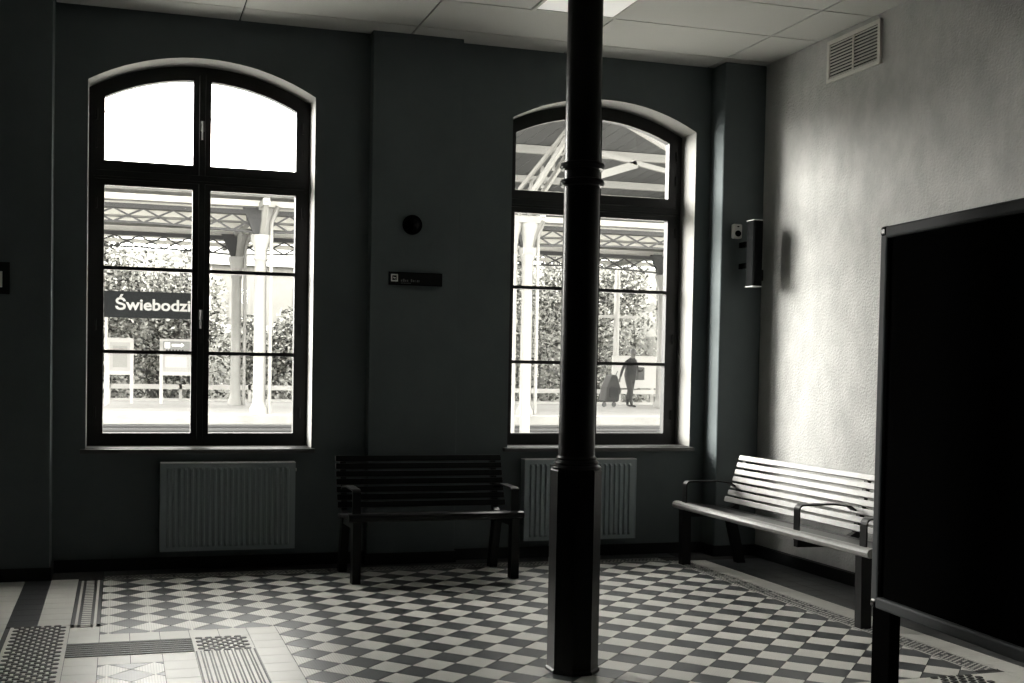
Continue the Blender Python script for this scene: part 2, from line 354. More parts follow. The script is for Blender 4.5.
for i in range(-3, 45):
    for j in range(-3, 45):
        for kind in ('pale', 'dark'):
            # pale tile centres: (TX0+i*D, TY0-(j+.5)*D); dark shifted half a diagonal in both
            cx = TX0 + i*D + (0 if kind == 'pale' else D/2); cy = TY0 - (j-1.5)*D + (0 if kind == 'pale' else -D/2)
            full = [(cx+diam, cy), (cx, cy+diam), (cx-diam, cy), (cx, cy-diam)]
            A = area(full)
            rects = [(FX0, FX1, FY0, FY1)] if cy-diam >= -1.84 else [(FX0, -3.915, -1.84, FY1), (-3.915, FX1, FY0, FY1)]
            rects += [(-4.815, -4.518, -3.3, -2.455), (-3.915, -1.30, -7.6, -3.645)]
            for (a, b, c, d_) in rects:
                g = GAP/2
                pl = clip_poly(full, a+g, b-g, c+g, d_-g)
                if not pl or area(pl) < 2e-4: continue
                whole = area(pl) > 0.995*A
                pieces.append(((Vector((cx, cy))-camxy).length + (50 if cy < -3.62 else 0), kind, (cx, cy), None if whole else pl))
pieces.sort(key=lambda t: t[0])
rest = {'pale': MB(), 'dark': MB()}
cnt = 0
for dist, kind, c, pl in pieces:
    mt = TILE_L if kind == 'pale' else TILE_D
    if cnt < 296 and dist < 50:
        if pl is None:
            o = link('field_tile', tile_me[kind], floor); o.location = (c[0], c[1], 0)
        else: MB().prism([(x, y, -0.02) for x, y in pl], (0,0,0.02)).build('field_tile', mt, floor)
        cnt += 1
    else:
        P4 = pl or [(c[0]+diam, c[1]), (c[0], c[1]+diam), (c[0]-diam, c[1]), (c[0], c[1]-diam)]
        rest[kind].prism([(x, y, -0.02) for x, y in P4], (0,0,0.02))
for kind, mt in (('pale', TILE_L), ('dark', TILE_D)):
    tag(rest[kind].build('far_field_tiles', mt, floor), kind='stuff')
# plain rectangular tiles
def tiles(x0, x1, y0, y1, nx, ny, mt, name='border_tile'):
    me = None
    for i in range(nx):
        for j in range(ny):
            wx, wy = (x1-x0)/nx, (y1-y0)/ny
            if me is None: me = MB().box((GAP/2-wx/2, GAP/2-wy/2, -0.02), (wx/2-GAP/2, wy/2-GAP/2, 0)).mesh(name, mt)
            o = link(name, me, floor); o.location = (x0+wx*(i+.5), y0+wy*(j+.5), 0)
tiles(-4.967, -4.815, -2.02, -1.59, 1, 3, TILE_P)
tiles(-4.815, -4.07, -2.01, -1.84, 5, 1, TILE_P)
tiles(-4.07, -3.915, -3.49, -1.84, 1, 11, TILE_P)
tiles(-4.967, -4.815, -3.20, -2.30, 1, 6, TILE_P)
tiles(-4.518, -4.364, -3.20, -2.30, 1, 6, TILE_P)
tiles(-4.815, -4.518, -2.455, -2.30, 2, 1, TILE_P)
tiles(-5.135, -4.967, -1.59, -0.27, 1, 9, TILE_P)
tiles(-5.290, -5.135, -1.59, -0.29, 1, 9, TILE_K)
tiles(-5.560, -5.290, -3.19, -0.29, 1, 19, TILE_P)
tiles(-5.830, -5.560, -3.19, -0.29, 1, 19, TILE_P)
tiles(-0.660, -0.510, -3.49, -0.35, 1, 21, TILE_P)
tiles(-0.510, -0.360, -3.49, -0.35, 1, 21, TILE_K)
tiles(-0.360, -0.05, -3.49, -0.35, 2, 21, TILE_SHADE)
tiles(-4.815, -0.66, -0.185, -0.016, 27, 1, TILE_K)  # pale row by the wall, coloured black for the shade there
tiles(-3.915, -1.117, -3.645, -3.49, 18, 1, TILE_P)
tiles(-0.83, -0.36, -3.79, -3.49, 3, 2, TILE_P)
# patterned border tiles (dark ground, pale inlay)
bl = MB(); T = 0.1475; H = 0.0755
bl.box((-T/2,-T/2,-0.02),(T/2,T/2,0))
for x in (-0.048, 0.048): bl.box((x-0.007,-T/2,-0.001),(x+0.007,T/2,0.0007), 1)
for k in range(3): bl.box((-0.024,-T/2+0.0492*k+0.009,-0.001),(0.024,-T/2+0.0492*k+0.040,0.0007), 1)
bl_me = bl.mesh('patterned_border_tile', [TILE_K, TILE_P])
for k in range(9):
    o = link('patterned_border_tile', bl_me, floor); o.location = (-4.891, -0.41-0.1479*k, 0)
br = MB(); br.box((-0.0725,-T/2,-0.02),(0.0725,T/2,0))
for x in (-0.062, 0.062): br.box((x-0.0045,-T/2,-0.001),(x+0.0045,T/2,0.0007), 1)
for r_ in range(4):
    for k in range(5):
        x = -0.039+0.026*r_; y = -T/2+0.0295*k+0.0075+(0.0147 if r_ % 2 else 0)
        if y > T/2-0.012: continue
        br.prism([(x-0.011,y,-0.001),(x+0.004,y+0.0,-0.001),(x+0.011,y+0.014,-0.001),(x-0.004,y+0.014,-0.001)], (0,0,0.0017), 1)
br_me = br.mesh('patterned_border_tile', [TILE_K, TILE_P])
for k in range(21):
    o = link('patterned_border_tile', br_me, floor); o.location = (-0.7335, -0.41-0.1479*k, 0)
for k in range(27):
    o = link('patterned_border_tile', br_me, floor); o.location = (-4.74+0.1479*k, -0.26, 0); o.rotation_euler[2] = math.pi/2
# tactile panels
def dot_panel(x0, x1, y0, y1):
    b = MB(); b.box((x0+.001, y0+.001, -0.02), (x1-.001, y1-.001, -0.0005)); nx = max(1, round((x1-x0)/0.0505)); ny = round((y1-y0)/0.036)
    sx, sy = (x1-x0)/nx, (y1-y0)/ny
    for j in range(ny):
        for i in range(nx):
            cx = x0+sx*(i+(.74 if j % 2 else .26)); cy = y0+sy*(j+.5); a, c = sx*0.37, sy*0.34
            if cx+a > x1 or cx-a < x0: continue
            b.prism([(cx+a*.7*ux+a*.3*uu, cy+c*uy, -0.001) for ux, uu, uy in ((-1,-1,0),(-1,0,-1),(1,0,-1),(1,1,0),(1,0,1),(-1,0,1))], (0,0,0.0045), 1)
    o = b.build('tactile_dot_tile', [TILE_P, TACT], floor); return o
for k in range(6): dot_panel(-5.266, -4.967, -1.89-0.3*k, -1.59-0.3*k)
dot_panel(-4.364, -4.07, -2.30, -2.01)
dot_panel(-1.117, -0.83, -3.79, -3.49)
def rib_panel(x0, x1, y0, y1, along_x):
    b = MB(); b.box((x0+.001, y0+.001, -0.02), (x1-.001, y1-.001, -0.0005)); u0, u1 = (y0, y1) if along_x else (x0, x1); n = 7 if along_x else 8; p = (u1-u0)/n
    for k in range(n):
        c = u0+p*(k+.5)
        for s in ((0,) if along_x else (-1, 1)):
            lo, hi = c+s*p*0.30-p*0.085, c+s*p*0.30+p*0.085
            if along_x: b.box((x0+.001, lo-p*.20, -0.001), (x1-.001, hi+p*.20, 0.0035), 1)
            else: b.box((lo, y0+.001, -0.001), (hi, y1-.001, 0.0035), 1)
    b.build('tactile_ribbed_tile', [TILE_P, TACT], floor)
for k in range(2): rib_panel(-4.967+0.3015*k, -4.967+0.3015*(k+1), -2.30, -2.02, True)
for k in range(4): rib_panel(-4.364, -4.07, -2.60-0.3*k, -2.30-0.3*k, False)

# ------------------------------------------------------------------ radiators
def radiator(x0, x1, z0, z1, label):
    r = empty('radiator', ((x0+x1)/2, -0.02, 0), label=label, cat='radiator', group='panel radiators under the windows')
    L = x1-x0; b = MB(); hw = L/2; yf = -0.09; n = int(round(L/0.0417)); m0 = 0.035
    # ribbed front sheet
    prof = [(-hw, 0), (-hw+m0, 0)]; p = (L-2*m0)/n
    for k in range(n):
        a = -hw+m0+p*k; prof += [(a+p*.18, 0), (a+p*.34, -0.016), (a+p*.66, -0.016), (a+p*.82, 0)]
    prof += [(hw, 0)]
    zb, zt = z0+0.045, z1-0.045
    for i in range(len(prof)-1):
        (xa, ya), (xb, yb) = prof[i], prof[i+1]
        b.add([(xa,yf+ya,zb),(xb,yf+yb,zb),(xb,yf+yb,zt),(xa,yf+ya,zt)], [(0,1,2,3)])
        for zo, zi in ((z0, zb), (z1, zt)):
            zm = zi + (zo-zi)*0.4
            b.add([(xa,yf,zm),(xb,yf,zm),(xb,yf+yb,zi),(xa,yf+ya,zi)], [(0,1,2,3)])
            b.add([(xa,yf,zo),(xb,yf,zo),(xb,yf,zm),(xa,yf,zm)], [(0,1,2,3)])
    b.build('front_panel', RADM, r)
    MB().box((-hw, yf+0.012, z0), (hw, yf+0.018, z1-0.005)).box((-hw+.01, -0.02, z0+.01), (hw-.01, -0.012, z1-.01)).build('inner_panel', RADM, r)
    for s in (-1, 1): MB().box((s*hw, yf-0.003, z0+.004), (s*(hw-0.006), -0.006, z1)).build('side_cover', RADM, r)
    t = MB(); t.ring([(-hw,yf-0.003,z1),(hw,yf-0.003,z1),(hw,-0.006,z1),(-hw,-0.006,z1)], [(-hw+.012,yf+0.010,z1),(hw-.012,yf+0.010,z1),(hw-.012,-0.018,z1),(-hw+.012,-0.018,z1)], (0,0,0.006))
    k = -hw+0.02
    while k < hw-0.02: t.box((k, yf+0.008, z1), (k+0.006, -0.016, z1+0.004)); k += 0.02
    t.build('top_grille', RADG, r)
    MB().tube([(hw+0.012,-0.05,z1-0.05),(hw-0.002,-0.05,z1-0.05)], 0.012).build('bleed_valve', CHROME, r)
radiator(-4.458, -3.552, 0.135, 0.728, 'ribbed panel radiator under the left window with the station name sign')
radiator(-1.868, -0.972, 0.140, 0.736, 'ribbed panel radiator under the right window, half behind the iron column')

# ------------------------------------------------------------------ benches
def bench(loc, rz, L, frames, slat_mat, label, back_in=0.0):
    t = empty('bench', loc, rz, label=label, cat='bench', group='slatted waiting benches')
    # seat profile (y,z): from nose to rear
    seat = [(0.075,0.442,2), (0.125,0.438,3), (0.172,0.432,4), (0.219,0.426,5), (0.266,0.420,5), (0.313,0.415,4), (0.360,0.414,2)]
    nose = [(0.046,0.452),(0.020,0.452),(0.002,0.444),(-0.006,0.428),(-0.002,0.410),(0.014,0.400),(0.036,0.402),(0.046,0.410)]
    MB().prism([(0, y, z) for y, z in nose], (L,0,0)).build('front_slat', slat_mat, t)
    for y, z, a in seat:
        MB().box((0, y-0.0195, z-0.024), (L, y+0.0195, z)).build('seat_slat', BWOOD_SHADE, t, bevel=0.004)  # seat takes the shade-coloured wood on both benches
    by0, bz0, by1, bz1 = 0.395, 0.440, 0.505, 0.800; n = 7
    dv = Vector((0, by1-by0, bz1-bz0)); ln = dv.length; dv.normalize(); nv = Vector((0, -dv.z, dv.y))
    for k in range(n):
        c = Vector((back_in, by0, bz0)) + dv*ln*(k+0.5)/n + nv*(0.020*max(0, 1-k/2.5)**2)
        hh = ln/n*0.37
        q = [c-dv*hh, c+dv*hh, c+dv*hh-nv*0.022, c-dv*hh-nv*0.022]
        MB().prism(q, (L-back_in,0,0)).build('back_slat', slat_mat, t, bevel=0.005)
    for x, leg in frames:
        wd = 0.055
        # arm: flat strap up the front, rounded, back to the rest
        f = MB(); path = [(0.030,0.39),(0.030,0.575)] + [(0.030+0.035*(1-math.cos(a)), 0.575+0.035*math.sin(a)) for a in (0.4,0.8,1.2,1.57)] + [(0.28,0.612),(0.40,0.596),(0.452,0.560)]
        pin = []
        for i in range(len(path)):
            a = Vector(path[max(i-1,0)]); b_ = Vector(path[min(i+1,len(path)-1)]); d = (b_-a).normalized(); pin.append((path[i][0]+d.y*0.010, path[i][1]-d.x*0.010))
        for i in range(len(path)-1):
            (ya,za),(yb,zb),(yc,zc),(yd,zd) = path[i], path[i+1], pin[i+1], pin[i]
            f.prism([(x-wd/2,ya,za),(x-wd/2,yb,zb),(x-wd/2,yc,zc),(x-wd/2,yd,zd)], (wd,0,0))
        f.build('armrest', BSTEEL, t)
        # seat rail and back upright
        s = MB(); s.prism([(x-0.02,0.03,0.398),(x-0.02,0.36,0.388),(x-0.02,0.44,0.43),(x-0.02,0.525,0.775),(x-0.02,0.548,0.775),(x-0.02,0.47,0.40),(x-0.02,0.38,0.345),(x-0.02,0.03,0.350)], (0.04,0,0))
        s.build('side_frame', BSTEEL, t)
        if leg:
            MB().prism([(x-wd/2,0.005,0.40),(x-wd/2,0.075,0.40),(x-wd/2,0.080,0.0),(x-wd/2,0.012,0.0)], (wd,0,0)).build('leg', BSTEEL, t)
            MB().prism([(x-wd/2,0.36,0.40),(x-wd/2,0.43,0.40),(x-wd/2,0.53,0.0),(x-wd/2,0.465,0.0)], (wd,0,0)).build('leg', BSTEEL, t)
    return t
bench((-3.310, -0.80, 0), 0, 1.19, [(0.055, True), (1.135, True)], BWOOD_SHADE, 'slatted bench coloured dark for shade, with armrests in front of the pilaster between the windows')
bench((-0.80, -0.37, 0), -math.pi/2, 2.26, [(0.115, True), (1.53, False), (2.17, True)], BWOOD_LIT, 'longer slatted bench with three armrests along the lit right wall', 0.07)

# ------------------------------------------------------------------ column
c = empty('column', (-2.682, -3.005, 0), label='black cast iron column with octagonal base in the middle of the room', cat='column')
ph = math.pi/8; k8 = 1/math.cos(math.pi/8)
MB().lathe([(0.117*k8,0),(0.117*k8,0.012),(0.110*k8,0.02),(0.110*k8,0.935),(0.104*k8,0.943)], 8, ph=ph).build('octagonal_base', IRON, c)
smooth_angle(MB().lathe([(0.112,0.943),(0.118,0.950),(0.112,0.957),(0.098,0.962),(0.098,0.967),(0.106,0.973),(0.098,0.981),(0.090,0.986),(0.094,0.994),(0.086,1.004)], 32).build('base_moulding', IRON, c))
smooth_angle(MB().lathe([(0.086,1.0),(0.084,1.1),(0.083,2.23),(0.0825,2.36),(0.081,3.2),(0.080,ZC-0.001)], 40).build('shaft', IRON, c))
for z in (2.262, 2.338):
    smooth_angle(MB().lathe([(0.083,z-0.018),(0.098,z-0.014),(0.104,z),(0.098,z+0.014),(0.083,z+0.018)], 32).build('ring_collar', IRON, c))

# ------------------------------------------------------------------ notice board
ang = math.atan2(-4.73+3.89, -1.776+1.70)
b = empty('notice_board', (-1.70, -3.885, 0), ang, label='large black notice board with grey frame standing at the right edge', cat='notice board')
Wd, z0, z1, fwid, th = 1.25, 0.440, 2.010, 0.050, 0.05
MB().box((0.02,-0.008,z0+0.02),(Wd-0.02,0.008,z1-0.02)).build('black_panel', BOARDK, b)
def rail(name, a, c_): MB().box(a, c_).build(name, BOARDF, b, bevel=0.010)
rail('frame_rail', (0.03,-th/2,z0),(Wd-0.03,th/2,z0+fwid)); rail('frame_rail', (0.03,-th/2,z1-fwid),(Wd-0.03,th/2,z1))
rail('frame_rail', (0,-th/2,z0+0.03),(fwid,th/2,z1-0.03)); rail('frame_rail', (Wd-fwid,-th/2,z0+0.03),(Wd,th/2,z1-0.03))
for x in (0, Wd-0.045):
    for z in (z0-0.002, z1-0.043): MB().box((x-0.002,-th/2-0.003,z),(x+0.047,th/2+0.003,z+0.045)).build('corner_cap', DARKP, b, bevel=0.014)
for x in (0.018, Wd-0.145):
    MB().box((x,-0.024,0.02),(x+0.127,0.024,z0+0.004)).build('leg', BOARDK, b, bevel=0.004)
    MB().box((x+0.02,-0.28,0.0),(x+0.107,0.28,0.022)).build('foot', BOARDK, b, bevel=0.004)

# ------------------------------------------------------------------ vent
v = empty('air_vent', (-0.012, -1.278, 3.563), label='white louvred air vent grille high on the right wall', cat='vent')
hy, hz = 0.285, 0.145
MB().box((0.002,-hy+.02,-hz+.02),(0.011,hy-.02,hz-.02)).build('back_plate', VENTD, v)
MB().ring([(-0.008,-hy,-hz),(-0.008,hy,-hz),(-0.008,hy,hz),(-0.008,-hy,hz)], [(-0.008,-hy+.026,-hz+.026),(-0.008,hy-.026,-hz+.026),(-0.008,hy-.026,hz-.026),(-0.008,-hy+.026,hz-.026)], (0.0195,0,0)).build('frame', VENTW, v)
MB().box((-0.006,-0.006,-hz+.02),(0.003,0.006,hz-.02)).build('mullion', VENTW, v)
for s in (-1, 1):
    for k in range(11):
        z = -hz+0.036+k*0.0218
        MB().prism([(-0.006,0,z-0.006),(-0.004,0,z-0.007),(0.004,0,z+0.006),(0.002,0,z+0.007)], (0,s*(hy-.026),0)).build('slat', VENTW, v)

# ------------------------------------------------------------------ speaker, sensor, camera, plates
s = empty('wall_speaker', (-0.135, -0.40, 2.29), label='slim grey column loudspeaker on the corner pilaster', cat='speaker')
MB().box((-0.095,-0.05,-0.245),(-0.015,0.05,0.245)).build('housing', SPKM, s, bevel=0.008)
MB().box((-0.089,-0.054,-0.225),(-0.021,-0.049,0.225)).build('front_grille', SPKM, s)
for z in (-0.247, 0.243): MB().box((-0.096,-0.052,z),(-0.014,0.052,z+0.005)).build('end_cap', WHITEP, s)
for z in (-0.10, 0.06): MB().box((-0.07,0.045,z),(-0.035,0.196,z+0.04)).build('bracket', DARKP, s)
MB().box((-0.018,-0.02,-0.20),(0.012,0.03,-0.12)).build('terminal_box', DARKP, s)
s = empty('motion_sensor', (-0.242, -0.205, 2.472), label='small pale motion sensor beside the column loudspeaker', cat='sensor')
MB().box((-0.038,-0.045,-0.055),(0.038,0,0.055)).build('housing', WHITEP, s, bevel=0.012)
MB().prism([(0.026*math.cos(a),-0.047,-0.018+0.024*math.sin(a)) for a in [i*math.pi/8 for i in range(16)]], (0,0.01,0)).build('lens', SPKM, s)
MB().box((-0.008,-0.047,0.030),(0.008,-0.04,0.038)).build('indicator', DARKP, s)
d = empty('dome_camera', (-2.745, -0.093, 2.408), label='black domed security camera on the pilaster above the sign plate', cat='camera')
def dome(rad, h, name, mt):
    b_ = MB(); V = []; prof = [(rad*math.cos(a), h*math.sin(a)) for a in [i*math.pi/2/8 for i in range(9)]]; prof[-1] = (0.002, h)
    b_.lathe(prof, 24); b_.v = [(x, -z, y) for x, y, z in b_.v]; smooth_angle(b_.build(name, mt, d))
base = MB().lathe([(0.070,0),(0.070,0.02),(0.064,0.028)], 24); base.v = [(x, -z, y) for x, y, z in base.v]; base.build('mounting_ring', DARKP, d)
dome(0.060, 0.075, 'dome', DARKP)
s = empty('sign_plate', (-2.7155, -0.095, 2.0265), label='long black sign plate with pale pictogram below the dome camera', cat='sign')
MB().box((-0.192,-0.012,-0.043),(0.192,0.002,0.043)).build('plate', SIGNK, s)
MB().ring([(-0.195,-0.013,-0.046),(0.195,-0.013,-0.046),(0.195,-0.013,0.046),(-0.195,-0.013,0.046)], [(-0.189,-0.013,-0.040),(0.189,-0.013,-0.040),(0.189,-0.013,0.040),(-0.189,-0.013,0.040)], (0,0.014,0)).build('rim', SPKM, s)
g = MB(); q = [(-0.180,-0.022),(-0.130,-0.022),(-0.130,0.030),(-0.180,0.030)]; qi = [(-0.171,-0.013),(-0.139,-0.013),(-0.139,0.021),(-0.171,0.021)]
g.ring([(x,-0.0135,z) for x, z in q], [(x,-0.0135,z) for x, z in qi], (0,0.002,0)); g.bar((-0.165,-0.0125,0.004),(-0.145,-0.0125,0.004),0.002,0.006); g.bar((-0.147,-0.0125,-0.010),(-0.162,-0.0125,0.012),0.005,0.002)
g.build('pictogram', SIGNW, s)
PRINT = mat('faint_sign_print', (0.12, 0.12, 0.12), 0.7)
g = MB(); xx = -0.108
for k, wv in enumerate((9,11,9,9,0,9,9,4,11,4)):
    if wv: g.box((xx,-0.0135,-0.022),(xx+wv*0.001,-0.012,-0.008 + (0.006 if k in (1,5) else 0)))
    xx += 0.0145
for k in range(9): g.box((-0.106+k*0.008,-0.0135,-0.034),(-0.101+k*0.008,-0.012,-0.029))
g.build('print', PRINT, s)
s = empty('wall_plaque', (-5.56, -0.266, 1.9175), label='black wall plaque with pale square on the left wall step', cat='sign')
MB().box((-0.166,-0.014,-0.1005),(0.166,0.0,0.1005)).build('plate', SIGNK, s)
MB().box((0.03,-0.016,-0.058),(0.122,-0.013,0.042)).build('pictogram', SIGNW, s)
MB().box((0.045,-0.0175,-0.043),(0.107,-0.0155,0.027)).build('pictogram_mark', SIGNK, s)

# ================================================================== OUTSIDE
tag(MB().box((-80,WT,-0.9),(90,150,-0.35)).build('ground', FIELD), 'dry ground beyond the railway station', kind='structure')
tag(MB().box((-40,WT,-0.34),(60,13.4,0.0)).build('platform_near', CONC_N), 'near station platform outside the windows', kind='structure')
tag(MB().box((-40,13.42,-0.34),(60,16.98,-0.02)).build('trackbed', BALL), 'gravel track bed between the two platforms', kind='structure')
tag(MB().box((-40,17.0,-0.34),(60,29,0.29)).build('platform_far', CONC), 'far island platform across the track', kind='structure')
tag(MB().box((-40,16.9,0.10),(60,17.6,0.305)).build('platform_edge', EDGE), 'pale stone edge of the far platform', kind='structure')
for y in (14.55, 16.0):
    t = MB(); t.prism([(-40,y-0.07,-0.02),(-40,y+0.07,-0.02),(-40,y+0.01,0.02),(-40,y+0.01,0.09),(-40,y+0.036,0.10),(-40,y+0.036,0.135),(-40,y-0.036,0.135),(-40,y-0.036,0.10),(-40,y-0.01,0.09),(-40,y-0.01,0.02)], (100,0,0))
    tag(t.build('railway_rail', RAILM), 'steel rail of the track, %s platform' % ('next to the near' if y < 15 else 'next to the far'), 'rail', 'track rails')
# island canopy
cn = empty('platform_canopy', (-1.66, 18.0, 0.3), label='long timber and iron platform canopy across the track', cat='canopy')
inv = Vector((1.66, -18.0, -0.3))
def W(x, y, z): return Vector((x, y, z)) + inv
CX0, CX1 = -12.0, 22.0
for k in range(13):                                  # roof boards run along the canopy
    y0 = 17.05+k*0.84; z = 5.12 + 0.10*abs((y0+0.4)-22.3)/5.2
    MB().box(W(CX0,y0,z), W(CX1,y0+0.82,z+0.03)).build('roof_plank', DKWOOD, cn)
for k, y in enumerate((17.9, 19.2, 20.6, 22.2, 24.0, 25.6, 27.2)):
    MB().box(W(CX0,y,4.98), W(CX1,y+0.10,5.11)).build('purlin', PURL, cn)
MB().box(W(CX0,16.9,5.10), W(CX1,17.0,5.50)).build('fascia', PURL, cn)
rf = MB()
xk = CX0
while xk < CX1: rf.box(W(xk,16.86,5.48), W(xk+0.10,17.1,5.55)); xk += 0.22
tag(rf.build('roof_edge_tiles', DKWOOD, cn), kind='stuff')
cols_x = [-8.1, -1.66, 4.78, 11.2, 17.6]
for gi, y in enumerate((18.0, 23.5)):
    zt, zb = 4.80, 4.42
    ch = MB()
    MB().box(W(CX0,y-0.05,zt), W(CX1,y+0.05,zt+0.10)).build('girder_chord', LATT, cn)
    xk = CX0
    for i in range(len(cols_x)+1):
        a = CX0 if i == 0 else cols_x[i-1]; c_ = CX1 if i == len(cols_x) else cols_x[i]
        n = max(2, round((c_-a)/0.62)); bow = lambda u: zb + 0.10*math.sin(math.pi*u) - 0.02
        lat = MB()
        for k in range(n):
            u0, u1 = k/n, (k+1)/n; xa, xb = a+(c_-a)*u0, a+(c_-a)*u1
            lat.bar(W(xa,y,bow(u0)), W(xb,y,bow(u1)), 0.05, 0.045)
            lat.bar(W(xa,y-0.01,bow(u0)), W(xb,y-0.01,zt), 0.02, 0.040); lat.bar(W(xa,y+0.01,zt), W(xb,y+0.01,bow(u1)), 0.02, 0.040)
        lat.build('lattice_girder', LATT, cn)
    for x in cols_x:
        r = 0.145 if gi == 0 else 0.14
        co = smooth_angle(MB().lathe([(r*1.5,0),(r*1.5,0.12),(r*1.1,0.2),(r,0.3),(r*0.92,3.45),(r*1.15,3.5),(r*1.0,3.58),(r*1.0,3.7),(r*1.6,3.95),(r*1.6,4.05)], 16, c=W(x,y,0.29)).build('canopy_column', CPAINT, cn))
        for s_ in (-1, 1):
            MB().prism([W(x,y-0.06,4.20), W(x+s_*0.10,y-0.06,4.20), W(x+s_*0.42,y-0.06,4.95), W(x,y-0.06,4.95)], (0,0.12,0)).build('bracket', CPAINT if s_ > 0 else LATT, cn)
        MB().tube([W(x+0.22,y-0.12,0.3), W(x+0.22,y-0.12,4.6), W(x+0.35,y-0.12,5.0)], 0.045, 8).build('drain_pipe', CPAINT, cn)
        # sloping struts forward
        MB().bar(W(x,y,4.25), W(x,y-1.0,5.0), 0.09, 0.09).build('strut', CPAINT, cn)
# cross rafters
for x in cols_x:
    MB().box(W(x-0.07,17.0,4.90), W(x+0.07,27.6,5.05)).build('rafter', DKWOOD, cn)

# near canopy (seen in the top of the right window)
nc = empty('near_canopy', (2.0, 11.0, 0.0), label='plank roofed near platform canopy seen through the right window', cat='canopy')
inv2 = Vector((-2.0, -11.0, 0))
def W2(x, y, z): return Vector((x, y, z)) + inv2
def rz_(y): return 5.50 - (y-7.0)*0.078
NX0, NX1, NY0, NY1 = -0.30, 8.6, 5.2, 13.6
x = NX0; k = 0
while x < NX1:
    for (ya, yb) in ((NY0, 7.9), (7.9, 10.7), (10.7, NY1)):
        dz = 0.0
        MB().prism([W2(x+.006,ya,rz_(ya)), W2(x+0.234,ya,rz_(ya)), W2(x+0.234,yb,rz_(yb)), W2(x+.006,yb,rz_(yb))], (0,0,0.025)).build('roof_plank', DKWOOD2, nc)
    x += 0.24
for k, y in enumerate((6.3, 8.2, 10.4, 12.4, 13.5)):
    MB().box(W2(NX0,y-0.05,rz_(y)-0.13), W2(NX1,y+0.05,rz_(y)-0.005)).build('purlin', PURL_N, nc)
for x in (2.08, 6.2):
    for d_ in (-1, 1):                         # sloping lattice struts from the columns up to the roof
        y1, z1 = 11.0+d_*2.5, 5.13 if d_ < 0 else 4.86
        for dx in (-0.09, 0.09):
            MB().bar(W2(x+dx,11.0+d_*0.1,4.12), W2(x+dx,y1,z1), 0.05, 0.10).build('strut', PURL_N, nc)
            MB().bar(W2(x+dx,11.0+d_*0.1,4.55), W2(x+dx,y1,z1+0.10), 0.04, 0.07).build('strut', PURL_N, nc)
        for q in (0.15, 0.36, 0.57, 0.78):
            yy = 11.0+d_*0.1+(y1-11.0-d_*0.1)*q
            MB().bar(W2(x,yy,4.12+(z1-4.12)*q-0.03), W2(x,yy,4.55+(z1+0.10-4.55)*q+0.03), 0.05, 0.05).build('web_post', PURL_N, nc)
    for xo, rr in ((-0.14, 0.072), (0.13, 0.085)):
        smooth_angle(MB().lathe([(rr*1.5,0),(rr*1.5,0.2),(rr*1.05,0.3),(rr,3.4),(rr*1.2,3.43),(rr,3.47),(rr,3.6),(rr*1.25,3.75),(rr*1.9,3.93),(rr*1.9,3.99)], 16, c=W2(x+xo,11.0,0.0)).build('canopy_column', CPAINT, nc))
    MB().box(W2(x-0.3,10.85,3.98), W2(x+0.3,11.15,4.10)).build('capital_block', CPAINT, nc)
MB().bar(W2(2.66,9.0,4.54), W2(3.32,9.0,4.76), 0.06, 0.12).build('arm', PURL_N, nc)
MB().bar(W2(2.64,9.0,4.90), W2(4.0,9.0,4.66), 0.06, 0.07).build('tie_beam', PURL_N, nc)
MB().bar(W2(2.3,8.0,5.38), W2(3.6,8.0,4.78), 0.08, 0.16).build('edge_beam', PURL_N, nc)

# station sign
sg = empty('station_sign', (-3.75, 22.0, 0.29), label='long dark station name sign reading Świebodzin across the track', cat='sign')
MB().box((-1.364,-0.03,2.255),(1.225,0.03,2.925)).build('sign_board', SIGNB, sg)
tm = text_mesh('Świebodzin', 0.40, 0.010, 0.004); tm.materials.clear(); tm.materials.append(mat('sign_lettering', (0.24, 0.236, 0.225), 0.6))
to = link('lettering', tm, sg); to.rotation_euler = (math.pi/2, 0, 0); to.location = (-1.10, -0.036, 2.46)
tw = max(v_.co.x for v_ in tm.vertices) - min(v_.co.x for v_ in tm.vertices)
to.scale = (2.08/tw, 1, 1)
for x in (-1.30, 1.16): MB().tube([(x,0.07,0),(x,0.07,2.95)], 0.04, 10).build('post', POSTW, sg)
# notice frames below the sign
def notice(x0, x1, lab, extra):
    n = empty('platform_notice_frame', ((x0+x1)/2, 24.0, 0.29), label=lab, cat='notice board', group='notice frames on the far platform')
    h = (x1-x0)/2
    for s_ in (-1, 1): MB().box((s_*h-0.045,-0.04,0),(s_*h+0.045,0.04,1.78)).build('post', POSTW, n)
    MB().box((-h,-0.03,1.66),(h,0.03,1.78)).build('rail', POSTW, n); MB().box((-h,-0.03,0.78),(h,0.03,0.88)).build('rail', POSTW, n)
    MB().box((-h+.045,-0.015,0.88),(h-.045,0.015,1.66)).build('poster_panel', mat('poster_paper', (0.26,0.256,0.245), 0.8), n)
    if extra:
        MB().box((-h+.10,-0.022,1.0),(h-.22,-0.014,1.30)).build('poster_sheet', POSTW, n)
        g = MB()
        for k in range(6): g.box((-h+.12+k*0.085,-0.024,1.36),(-h+.165+k*0.085,-0.015,1.52+0.03*(k % 3)))
        g.build('print', CLOTH_D, n)
    else: MB().box((-h+.12,-0.022,0.98),(h-.12,-0.014,1.56)).build('poster_sheet', mat('poster_sheet', (0.20,0.197,0.187), 0.8), n)
notice(-5.02, -4.40, 'pale poster frame at the left under the station name sign', False)
notice(-3.62, -2.72, 'pale poster frame with dark print under the arrow panel', True)
ar = empty('arrow_sign', (-3.18, 23.86, 0.29+1.60), label='small grey direction sign with white arrow above the poster frame', cat='sign')
MB().box((-0.40,-0.02,-0.115),(0.40,0.02,0.115)).build('panel', mat('mid_grey_enamel', (0.14,0.14,0.135), 0.6), ar)
